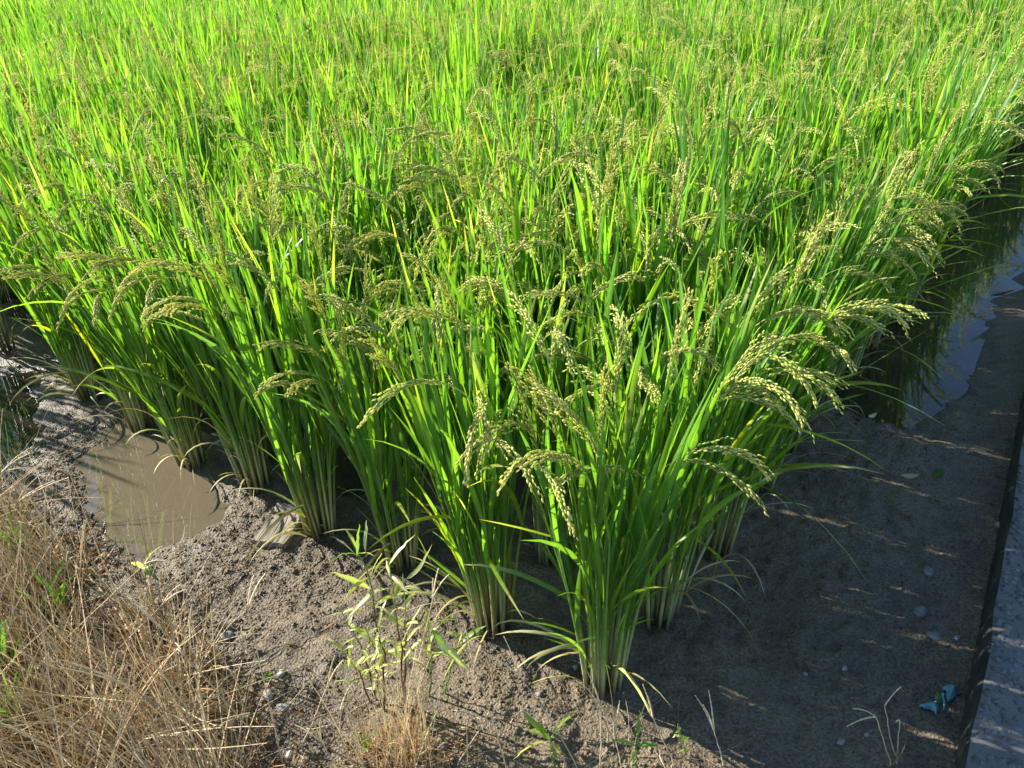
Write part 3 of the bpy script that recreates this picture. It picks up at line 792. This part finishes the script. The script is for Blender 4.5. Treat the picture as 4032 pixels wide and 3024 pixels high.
# ------------------------------------------------------------------ torn blue plastic
def scrap():
    m, t, out = new_mat('blue_plastic')
    tc = nd(t, 'ShaderNodeTexCoord'); n = nd(t, 'ShaderNodeTexNoise', Scale=60.0, Detail=4.0); t.links.new(tc.outputs['Object'], n.inputs['Vector'])
    r = nd(t, 'ShaderNodeValToRGB'); r.color_ramp.elements[0].position = .3; r.color_ramp.elements[0].color = (.10, .27, .30, 1)
    r.color_ramp.elements[1].position = .75; r.color_ramp.elements[1].color = (.30, .60, .62, 1)
    t.links.new(n.outputs['Fac'], r.inputs[0])
    p = nd(t, 'ShaderNodeBsdfPrincipled'); p.inputs['Roughness'].default_value = .4; t.links.new(r.outputs[0], p.inputs['Base Color']); t.links.new(p.outputs[0], out.inputs['Surface'])
    Z = lambda x, y: (3500 + x * .3159, 2500 + y * .3159)
    flaps = [('flap', [(640, 690), (700, 655), (800, 710), (855, 770), (820, 812), (740, 862), (700, 850), (688, 740)], .012, .034),
             ('flap', [(360, 900), (450, 858), (612, 850), (612, 950), (582, 1036), (530, 962), (440, 965), (370, 950)], .008, .028),
             ('strip', [(640, 730), (688, 740), (706, 860), (692, 975), (664, 980), (655, 860)], .006, .020)]
    root = empty('plastic_scrap', tuple(gp(*Z(640, 850))))
    tag(root, 'crumpled torn scrap of pale blue plastic in the shaded ditch', 'plastic scrap')
    for q, (nm, poly, z0, amp) in enumerate(flaps):
        P = gpoly([Z(*a) for a in poly]); lo, hi = P.min(0), P.max(0); st = .0028
        xs = np.arange(lo[0], hi[0] + st, st); ys = np.arange(lo[1], hi[1] + st, st)
        X, Y = np.meshgrid(xs, ys, indexing='ij'); s = sdf(P, X.ravel(), Y.ravel()).reshape(X.shape)
        f = vnoise(X * 42 + 7 * q, Y * 42) ; f2 = np.abs(vnoise((X + Y) * 75 + q, (X - Y) * 40) - .5) * 2
        H = land(X.ravel(), Y.ravel()).reshape(X.shape) + z0 * .4 + amp * (f * .7 + .3 * (1 - f2)) * smooth(.002, -.014, s)
        idx = -np.ones(X.shape, int); keep = s < .001; idx[keep] = np.arange(keep.sum())
        V = np.stack([X[keep], Y[keep], H[keep]], 1) - np.array(root.location)
        ok = keep[:-1, :-1] & keep[1:, :-1] & keep[1:, 1:] & keep[:-1, 1:]
        F = np.stack([idx[:-1, :-1][ok], idx[1:, :-1][ok], idx[1:, 1:][ok], idx[:-1, 1:][ok]], 1)
        mb = MB(); mb.add(V, F, np.zeros(3)); o = mb.obj(nm, m, root)
        so = o.modifiers.new('thick', 'SOLIDIFY'); so.thickness = .0012
    rr2 = np.random.default_rng(4)
    a = gp(*Z(620, 720), z=.02) - np.array(root.location); 
    mb = MB(); mb.add(*blade(rr2, a, R(-115), R(80), R(100), .032, .012, np.array([.10, .22, .06]), 6)); tag(mb.obj('green_shred', WEED, root), 'dull green shred caught in the blue plastic')
scrap()

# ------------------------------------------------------------------ fallen leaves
def fallen(px, py, L, az, c, label, W=.012):
    p = gp(px, py); r = np.random.default_rng(int(px)); p[2] = max(land1(p[0], p[1]), WZ) + .004
    mb = MB(); P = np.array([p + np.array([math.cos(az), math.sin(az), 0]) * L * s + np.array([0, 0, .010 * s * s]) for s in np.linspace(0, 1, 7)])
    t = np.linspace(0, 1, 7); S = np.tile(np.array([-math.sin(az), math.cos(az), .25]), (7, 1))
    mb.add(*ribbon(P, W * .5 * np.sin(np.pi * np.clip(t, .06, .97)) ** .8, S, .5, np.tile(c, (7, 1))))
    tag(mb.obj('fallen_leaf', STRAW), label, 'leaf')
fallen(3545, 1885, .040, R(-20), CREAM, 'curled pale fallen leaf on the mud of the ditch', .018)
fallen(3420, 1640, .024, R(10), CREAM * 1.1, 'tiny pale fallen leaf near the dark hollow in the mud', .014)
fallen(3670, 1890, .03, R(25), G_YEL * .6, 'dull green sunken leaf beside the curled pale one', .022)
fallen(3900, 1160, .10, R(8), BROWN * .5, 'dark leaf floating on the blue ditch water', .012)
fallen(1250, 2500, .05, R(30), BROWN, 'brown dead leaf on the sunlit mud by the green weeds', .006)

# ------------------------------------------------------------------ green weeds
W_PALE = np.array([0.47, 0.50, 0.22]); W_GRN = np.array([0.17, 0.30, 0.05]); W_YEL = np.array([0.40, 0.42, 0.10]); W_STEM = np.array([0.10, 0.045, 0.025])
def path(pts, n):
    pts = np.asarray(pts, float); d = np.r_[0, np.cumsum(np.linalg.norm(np.diff(pts, axis=0), axis=1))]
    s = np.linspace(0, d[-1], n); return np.stack([np.interp(s, d, pts[:, k]) for k in range(3)], 1)
def lance(r, p0, p1, W, sag, c, n=9, tip=None):
    """lance-shaped leaf from p0 to p1, arching up and over"""
    t = np.linspace(0, 1, n); P = p0 + (p1 - p0) * t[:, None]; P[:, 2] += sag * np.sin(np.pi * t) 
    P += r.normal(0, .0012, (n, 3)) * t[:, None]
    d = unit(p1 - p0); S = unit(np.cross(d, np.array([0, 0, 1.])) + r.normal(0, .3, 3))
    S = np.tile(S, (n, 1)) + np.cross(d, S)[None] * (r.normal(0, .5) + r.normal(0, .8) * t)[:, None]
    w = W * .5 * np.clip(np.sin(np.pi * t ** .75) ** .8, .04, 1)
    cols = np.tile(c, (n, 1))
    if tip is not None: cols = cols + (tip - cols) * np.clip((t - .6) / .4, 0, 1)[:, None]
    return ribbon(P, w, S, .3, cols)

def weed(label, stems, n_leaf, leaf_len, leaf_w, colr, seed, stem_c=None, stem_r=.0022, explicit=(), start=.35, group=None):
    r = np.random.default_rng(seed)
    b = np.array(stems[0][0]); root = empty('weed', tuple(b)); tag(root, label, 'weed', group)
    for st in stems:
        P = path(np.array(st) - b, 12); P[1:-1] += r.normal(0, .0018, (10, 3)); P[0, 2] -= .02
        t = np.linspace(0, 1, 12); sc_ = W_STEM if stem_c is None else stem_c
        cols = sc_ + (W_GRN * 1.3 - sc_) * np.clip((t - .5) / .4, 0, 1)[:, None]
        mb = MB(); mb.add(*tube(P, stem_r * (1.1 - .6 * t), cols, 6)); mb.obj('stem', STEM, root)
        for q in range(n_leaf):
            s = start + (1.02 - start) * (q // 2 * 2 + .4 * r.random()) / max(n_leaf, 1); s = min(s, 1.0)
            k = s * 11; i = min(int(k), 10); p0 = P[i] * (1 - (k - i)) + P[i + 1] * (k - i)
            an = (q % 2) * math.pi + (q // 2) * 1.35 + r.normal(0, .35) + seed
            L = leaf_len * r.uniform(.6, 1.15) * (1.05 - .45 * s); el = r.uniform(-.1, .6)
            p1 = p0 + L * np.array([math.cos(an) * math.cos(el), math.sin(an) * math.cos(el), math.sin(el)])
            p1[2] = max(p1[2], .012)
            c = lerp(colr[0], colr[1], r.random())
            mb = MB(); mb.add(*lance(r, p0, p1, leaf_w * r.uniform(.75, 1.2), L * r.uniform(.02, .22), c, tip=(W_YEL * 1.1 if r.random() < .3 else None))); mb.obj('leaf', WEED, root)
    for p0, p1, w, sg, c in explicit:
        mb = MB(); mb.add(*lance(r, np.array(p0) - b, np.array(p1) - b, w, sg, c, 10)); mb.obj('leaf', WEED, root)
    return root
b = G3(1545, 2790); Yb = b[1]
weed('tall willow-leaved green weed with dark reddish stems before the rice', [
    [b + [-.02, 0, 0], at(1517, 2640, Yb), at(1474, 2415, Yb + .01), at(1445, 2245, Yb + .02), at(1372, 2107, Yb + .03)],
    [b + [.02, 0, 0], at(1585, 2560, Yb), at(1546, 2303, Yb + .02), at(1531, 2194, Yb + .03)],
    [b + [.025, .01, 0], at(1597, 2560, Yb + .02), at(1595, 2353, Yb + .03), at(1586, 2259, Yb + .04)]], 10, .085, .0085, (W_PALE, W_YEL), 3, explicit=[
    (at(1530, 2225, Yb + .02), at(1640, 2105, Yb + .05), .009, .004, W_PALE), (at(1640, 2110, Yb + .05), at(1700, 2225, Yb + .04), .006, .004, W_YEL),
    (at(1600, 2280, Yb + .04), at(1700, 2145, Yb + .05), .008, -.012, W_PALE), (at(1460, 2320, Yb + .01), at(1300, 2252, Yb - .01), .010, .004, W_PALE),
    (at(1545, 2315, Yb + .01), at(1360, 2450, Yb - .04), .011, .02, W_PALE), (at(1570, 2520, Yb), at(1455, 2620, Yb - .05), .011, .022, W_PALE),
    (at(1440, 2180, Yb), at(1441, 2050, Yb + .02), .010, 0, W_PALE * 1.1), (at(1405, 2190, Yb), at(1411, 2060, Yb + .02), .007, 0, W_GRN),
    (at(1420, 2190, Yb), at(1300, 2215, Yb - .02), .009, .012, W_GRN)])
b = G3(1480, 2760); Yb = b[1]
weed('low branching weed with pale narrow leaves, left of the tall weed', [
    [b, at(1440, 2600, Yb), at(1380, 2460, Yb - .01), at(1330, 2390, Yb - .02)], [b + [-.01, 0, 0], at(1400, 2620, Yb - .02), at(1345, 2540, Yb - .03)],
    [b + [.01, 0, 0], at(1470, 2560, Yb - .02), at(1440, 2470, Yb - .03)]], 12, .06, .007, (W_PALE, W_YEL), 6, stem_r=.0016, start=.25)
b = G3(1690, 2740); Yb = b[1]
weed('sprawling pale green weed with pointed leaves, right of the tall weed', [
    [b, at(1700, 2600, Yb), at(1690, 2480, Yb + .01), at(1678, 2440, Yb + .02)], [b + [.03, .0, 0], at(1785, 2600, Yb), at(1803, 2520, Yb + .01), at(1810, 2470, Yb + .01)]],
    6, .065, .009, (W_PALE, W_YEL), 9, stem_c=W_GRN, stem_r=.0018, start=.55, explicit=[
    (at(1690, 2450, Yb), at(1835, 2445, Yb + .03), .009, .004, W_GRN), (at(1700, 2480, Yb), at(1765, 2575, Yb - .02), .011, .006, W_GRN),
    (at(1810, 2535, Yb), at(1912, 2462, Yb + .02), .010, .004, W_GRN), (at(1720, 2530, Yb - .02), at(1845, 2640, Yb - .04), .015, .004, W_PALE * 1.3), (at(1805, 2560, Yb), at(1700, 2570, Yb - .02), .008, .004, W_GRN)])
b = G3(2186, 3030); Yb = b[1]
weed('small broad-bladed green seedling at the bottom edge', [[b, at(2172, 2960, Yb), at(2167, 2910, Yb)]], 0, .05, .01, (W_GRN, W_YEL), 12, stem_c=W_GRN, explicit=[
    (at(2167, 2912, Yb), at(2053, 2806, Yb + .02), .012, .006, G_YEL), (at(2167, 2910, Yb), at(2281, 2797, Yb + .03), .014, .008, G_YEL * 1.1), (at(2160, 2915, Yb), at(2069, 2877, Yb - .02), .014, .006, W_PALE),
    (at(2165, 2920, Yb), at(2021, 2993, Yb - .04), .012, .014, W_YEL), (at(2170, 2920, Yb), at(2205, 2990, Yb - .03), .012, .008, W_YEL)])
b = G3(2509, 3030); Yb = b[1]
weed('little green seedling with spread leaves by the shadow line at the bottom', [[b, at(2509, 2942, Yb), at(2515, 2880, Yb + .01)]], 0, .05, .01, (W_GRN, W_YEL), 14, stem_c=W_GRN, explicit=[
    (at(2509, 2944, Yb), at(2414, 2917, Yb - .01), .011, .005, G_YEL), (at(2509, 2942, Yb), at(2597, 2934, Yb - .01), .010, .005, G_MID), (at(2505, 2950, Yb), at(2477, 3010, Yb - .03), .009, .005, W_YEL), (at(2513, 2900, Yb), at(2515, 2838, Yb + .01), .007, 0, G_YEL), (at(2515, 2880, Yb), at(2519, 2800, Yb + .02), .005, 0, G_YEL)])
b = G3(592, 2373); Yb = b[1]
weed('small weed with glossy white-lit leaves on the mud below the brown puddle', [[b, at(575, 2300, Yb), at(570, 2240, Yb)]], 0, .05, .01, (W_GRN, W_YEL), 16, stem_c=W_YEL * .8, explicit=[
    (at(570, 2240, Yb), at(515, 2215, Yb - .02), .011, .004, W_PALE * 1.4), (at(570, 2240, Yb), at(625, 2292, Yb - .03), .012, .006, G_MID), (at(570, 2240, Yb), at(600, 2165, Yb + .02), .009, .004, G_YEL), (at(570, 2242, Yb), at(618, 2222, Yb + .01), .007, .003, G_MID)])
b = G3(2700, 2995); Yb = b[1]
weed('thin yellow-green sprig in the strip of sunlit mud at the bottom', [[b, at(2690, 2930, Yb), at(2668, 2848, Yb + .01)]], 8, .022, .004, (G_YEL, W_YEL), 19, stem_c=W_GRN, stem_r=.001, start=.3)
for k, (x, y, h, lab) in enumerate([(30, 2640, .17, 'bright green grass tuft among the brown grass at the picture side'), (75, 2200, .13, 'narrow-leaved green weed above the brown grass at the picture side'), (60, 2830, .10, 'short green weed in the lower brown grass'),
                                    (1440, 2960, .06, 'tiny green weed on the shaded mud left of the straw bundle'), (1060, 2690, .03, 'tiny bright green shoot beside the pale stones'), (230, 2420, .12, 'small green shoots in the middle of the brown grass')]):
    b = G3(x, y); r = np.random.default_rng(k + 60)
    ex = []
    for q in range(9 if h > .05 else 3):
        an = r.uniform(0, 6.28); sp = h * r.uniform(.15, .6)
        p0 = b + np.array([r.normal(0, .008), r.normal(0, .008), h * r.uniform(0, .4)])
        ex.append((p0, p0 + np.array([math.cos(an) * sp, math.sin(an) * sp, h * r.uniform(.4, .8)]), h * .055 + .002, .005, lerp(G_MID, G_YEL, r.random())))
    weed(lab, [[b, b + [.003, .002, h * .4], b + [0, .004, h * .8]]], 4, h * .5, .006, (G_MID, G_YEL), 30 + k, stem_c=W_GRN, stem_r=.0012, explicit=ex)

# ------------------------------------------------------------------ dry grass stalks with forked heads
ST0 = np.array([0.76, 0.64, 0.40]); ST1 = np.array([0.58, 0.41, 0.20]); ST2 = np.array([0.36, 0.17, 0.065])
def stalk(base, mids, node, tips, label, group, seed, lift=.0):
    r = np.random.default_rng(seed); b = G3(*base); Y = b[1]
    pts = [b] + [at(*m, Y + .02 * (k + 1)) for k, m in enumerate(mids)] + [at(*node, Y + lift)]
    root = empty('dry_grass_stalk', tuple(b)); tag(root, label, 'grass stalk', group)
    P = path(np.array(pts) - b, 10); P[0, 2] -= .02; P[1:-1] += r.normal(0, .0006, (8, 3))
    c = lerp(ST0, ST1, r.random() * .6); t = np.linspace(0, 1, 10)
    mb = MB(); mb.add(*tube(P, .0012 * (1.2 - .5 * t), np.tile(c, (10, 1)), 5)); mb.obj('stem', STRAW, root)
    for k, tp in enumerate(tips):
        e = at(*tp, Y + lift + r.normal(0, .02)) - b; n = 14; s = np.linspace(0, 1, n)
        Q = P[-1] + (e - P[-1]) * s[:, None]; Q[:, 2] += .006 * np.sin(np.pi * s)
        rad = .0010 * (1.1 - .5 * s) * (1 + .7 * (np.arange(n) % 2))       # little scales along the spike
        mb = MB(); mb.add(*tube(Q, rad, np.tile(lerp(c, ST0 * 1.15, .6), (n, 1)), 4)); mb.obj('seed_spike', STRAW, root)
L1, N1 = 'dry straw stalk with forked seed head rising from the brown grass', 'dry stalks over the brown grass'
L2, N2 = 'dry straw stalk with forked seed head on the mud around the straw bundle', 'dry stalks around the straw bundle'
L3, N3 = 'thin dry straw stalk leaning over the mud in front of the corner rice plant', 'dry stalks before the corner plant'
L4, N4 = 'thin dull twig-like stalk standing in the shaded ditch corner', 'twigs in the ditch corner'
for k, a in enumerate([
    ((1114, 3012), [], (975, 2398), [(937, 2309), (1000, 2265), (1044, 2259)], L1, N1), ((437, 2640), [], (851, 2531), [(1038, 2493), (1050, 2553), (962, 2411)], L1, N1),
    ((342, 2640), [], (263, 2227), [(234, 2126), (270, 2170), (300, 2190)], L1, N1), ((300, 2500), [], (318, 2230), [(332, 2048), (340, 2046)], L1, N1),
    ((184, 2330), [], (180, 2150), [(184, 1880), (178, 1960)], L1, N1), ((-60, 2150), [], (5, 1861), [(126, 1760), (120, 1785), (148, 1842), (60, 1862)], L1, N1),
    ((20, 2120), [], (63, 1981), [(161, 1867), (215, 1892), (270, 1880)], L1, N1), ((150, 2640), [(190, 2582)], (570, 2221), [(640, 2150), (660, 2210)], L1, N1),
    ((440, 2580), [], (640, 2380), [(709, 2303), (735, 2320)], L1, N1), ((823, 2800), [], (720, 2570), [(690, 2531), (684, 2560)], L1, N1), ((745, 2850), [], (750, 2520), [(756, 2380), (745, 2420)], L1, N1),
    ((1060, 2960), [], (640, 2480), [(430, 2300), (455, 2290)], L1, N1), ((980, 3010), [], (500, 2700), [(210, 2590), (240, 2630), (260, 2600)], L1, N1), ((900, 3010), [], (700, 2740), [(560, 2560), (600, 2600)], L1, N1),
    ((1010, 2700), [], (960, 2560), [(935, 2480), (950, 2470)], L1, N1),
    ((1480, 2960), [], (1340, 2750), [(1272, 2664), (1290, 2680)], L2, N2), ((1350, 3060), [], (1266, 2923), [(1161, 2854), (1184, 2828), (1220, 2800), (1260, 2830)], L2, N2),
    ((1604, 2790), [], (1705, 2354), [(1705, 2275), (1727, 2237), (1768, 2262)], L2, N2), ((1794, 3020), [], (1908, 2841), [(1787, 2797), (1971, 2850), (1935, 2800)], L2, N2),
    ((1330, 3040), [], (1340, 2800), [(1240, 2645), (1380, 2700)], L2, N2), ((2000, 3030), [], (1860, 2600), [(1800, 2440), (1830, 2460)], L2, N2), ((1180, 2960), [], (1290, 2700), [(1350, 2600), (1320, 2580)], L2, N2),
    ((2287, 3040), [(2186, 2860)], (2047, 2664), [(1984, 2506), (1911, 2572)], L3, N3), ((2363, 3030), [], (2368, 2790), [(2313, 2645), (2287, 2689), (2330, 2680)], L3, N3),
    ((2661, 3020), [], (2572, 2828), [(2515, 2721), (2531, 2695), (2550, 2740)], L3, N3), ((2854, 3020), [], (2812, 2879), [(2736, 2737), (2790, 2718), (2768, 2775)], L3, N3),
    ((2450, 3030), [], (2420, 2900), [(2410, 2790), (2440, 2760)], L3, N3), ((2240, 3020), [], (2120, 2860), [(2040, 2780), (2080, 2760)], L3, N3),
    ((3512, 3020), [], (3448, 2822), [(3357, 2790), (3335, 2860)], L4, N4), ((3543, 3020), [(3510, 2930)], (3483, 2778), [(3547, 2705)], L4, N4), ((3530, 3010), [], (3543, 2844), [(3528, 2842)], L4, N4)]):
    stalk(*a, seed=k + 40, lift=.03)
# the one curled orange blade
r = np.random.default_rng(71); b = gp(3499, 3030); mb = MB(); Yb = b[1]
P = path([b, at(3530, 2985, Yb), at(3555, 2955, Yb), at(3565, 2928, Yb + .01)], 8)
mb.add(*ribbon(P, .006 * .5 * np.clip(np.sin(np.pi * np.linspace(0.15, .97, 8)), .1, 1), np.tile(np.array([.8, .3, .4]), (8, 1)), .5, np.tile(np.array([.55, .36, .14]), (8, 1))))
tag(mb.obj('withered_grass', STRAW), 'single curled orange dry blade at the foot of the concrete', 'dry leaf')

# ------------------------------------------------------------------ tangled brown grass on the bank
def dry_grass():
    r = np.random.default_rng(21); mb = MB()
    def pick(poly, n):
        lo, hi = poly.min(0), poly.max(0); out = np.zeros((0, 2))
        while len(out) < n:
            q = r.uniform(lo, hi, (n * 3, 2)); q = q[sdf(poly, q[:, 0], q[:, 1]) < .01 + .05 * r.random(len(q))]; out = np.vstack([out, q])
        return out[:n]
    batch = []
    def strand(p, az, th0, th1, L, W, c, n, wob): batch.append((p[0], p[1], az, th0, th1, L, W, *c, wob))
    def flush():
        B = np.array(batch); batch.clear(); k, n = len(B), 7
        t = np.linspace(0, 1, n)[None]; x, y, az, h0, h1, L, W = (B[:, q:q + 1] for q in range(7))
        th = h0 + (h1 - h0) * t; a = az + B[:, 10:11] * t
        d = np.stack([np.sin(th) * np.cos(a), np.sin(th) * np.sin(a), np.cos(th)], -1)
        P = np.zeros((k, n, 3)); P[:, 0, 0], P[:, 0, 1] = x[:, 0], y[:, 0]; P[:, 0, 2] = land(x[:, 0], y[:, 0]) - .004
        P[:, 1:] = P[:, :1] + np.cumsum((d[:, 1:] + d[:, :-1]) * .5 * (L / (n - 1))[..., None], axis=1)
        P[..., 2] = np.maximum(P[..., 2], land(P[..., 0].ravel(), P[..., 1].ravel()).reshape(k, n) + .002)
        S = unit(np.cross(d, r.normal(0, 1, (k, 1, 3)))); w = (W * .5 * (1.05 - .8 * t))[..., None]
        V = np.stack([P - S * w, P + S * w], 2).reshape(-1, 3)
        i = (np.arange(k) * 2 * n)[:, None] + (np.arange(n - 1) * 2)[None]; i = i.ravel()
        mb.add(V, np.stack([i, i + 1, i + 3, i + 2], 1), np.repeat(B[:, 7:10], 2 * n, axis=0))
    inner = gpoly([(-700, 1960), (0, 2040), (130, 2130), (250, 2260), (330, 2430), (540, 2560), (720, 2650), (850, 2780), (950, 2920), (1030, 3060), (1100, 3400), (-700, 3400)])
    def tone():
        q = r.random()
        c = lerp(ST0, ST1, r.random()) if q < .7 else lerp(ST1, ST2, r.random()) if q < .93 else lerp(G_YEL, ST0, r.random())
        return c * r.uniform(.75, 1.15)
    tufts = [(c, r.normal(R(150), .5) if r.random() < .8 else r.uniform(0, 6.28), r.uniform(.6, 1.15), r.random()) for c in pick(inner, 110)]
    for k in range(3300):            # straws in tufts, mostly laid over one way
        c, az, g, hue = tufts[int(r.integers(0, len(tufts)))]
        p = c + r.normal(0, .022, 2); lie = r.random() < .72
        t0 = R(r.uniform(45, 82)) if lie else R(r.uniform(8, 50))
        col_ = lerp(lerp(ST0, ST1, hue), tone(), r.uniform(.2, .8)) * g
        strand(p, az + r.normal(0, .38), t0, min(t0 + R(r.uniform(-5, 35)), R(98)), r.uniform(.10, .44), r.uniform(.0014, .0036), col_, 6, r.normal(0, .35))
    for k in range(2600):            # flat withered blades, broken and curled
        c, az, g, hue = tufts[int(r.integers(0, len(tufts)))]
        p = c + r.normal(0, .04, 2); t0 = R(r.uniform(10, 85))
        strand(p, r.uniform(0, 6.28), t0, t0 + R(r.uniform(20, 190)), r.uniform(.04, .15), r.uniform(.0030, .0080), lerp(ST1, ST2, r.random()) * r.uniform(.6, 1.3), 6, r.normal(0, 1.2))
    for p in pick(inner, 3800):      # matted thatch under it
        t0 = R(r.uniform(40, 88)); strand(p, r.uniform(0, 6.28), t0, t0 + R(r.uniform(0, 90)), r.uniform(.03, .10), r.uniform(.0018, .0045), lerp(ST1, ST2, r.random()) * r.uniform(.35, .9), 6, r.normal(0, 1.5))
    flush(); tag(mb.obj('dry_grass', STRAW), 'tangled brown and straw-coloured dead grass on the bank', 'grass', kind='stuff')
    mb = MB(); ctr = gp(1590, 2985)
    for k in range(130):             # bundle of upright straw at the foot of the tall weed
        p = ctr[:2] + r.normal(0, 1, 2) * np.array([.045, .03])
        az = r.normal(R(100), 1.0); t0 = R(abs(r.normal(0, 10)))
        strand(p, az, t0, t0 + R(r.uniform(0, 25)), r.uniform(.08, .30), r.uniform(.0012, .0024), tone(), 6, r.normal(0, .3))
    for k in range(260):
        p = ctr[:2] + r.normal(0, 1, 2) * np.array([.06, .03])
        t0 = R(r.uniform(0, 70)); strand(p, r.uniform(0, 6.28), t0, t0 + R(r.uniform(30, 180)), r.uniform(.02, .07), r.uniform(.0012, .003), lerp(ST1, ST2, r.random()), 6, r.normal(0, 1.2))
    flush(); tag(mb.obj('straw_bundle', STRAW), 'bundle of upright dry straw at the foot of the tall weed', 'grass', kind='stuff')
    mb = MB(); low = gpoly([(900, 2860), (1300, 2800), (1900, 2900), (2700, 2960), (2900, 3200), (900, 3200)])
    for p in pick(low, 170):         # loose straws lying about the bottom of the picture
        t0 = R(r.uniform(30, 88)); strand(p, r.uniform(0, 6.28), t0, R(r.uniform(70, 95)), r.uniform(.04, .18), r.uniform(.0007, .0013), tone(), 5, r.normal(0, .5))
    flush(); tag(mb.obj('loose_straw', STRAW), 'loose thin straws strewn over the sunlit mud', 'straw', kind='stuff')
dry_grass()
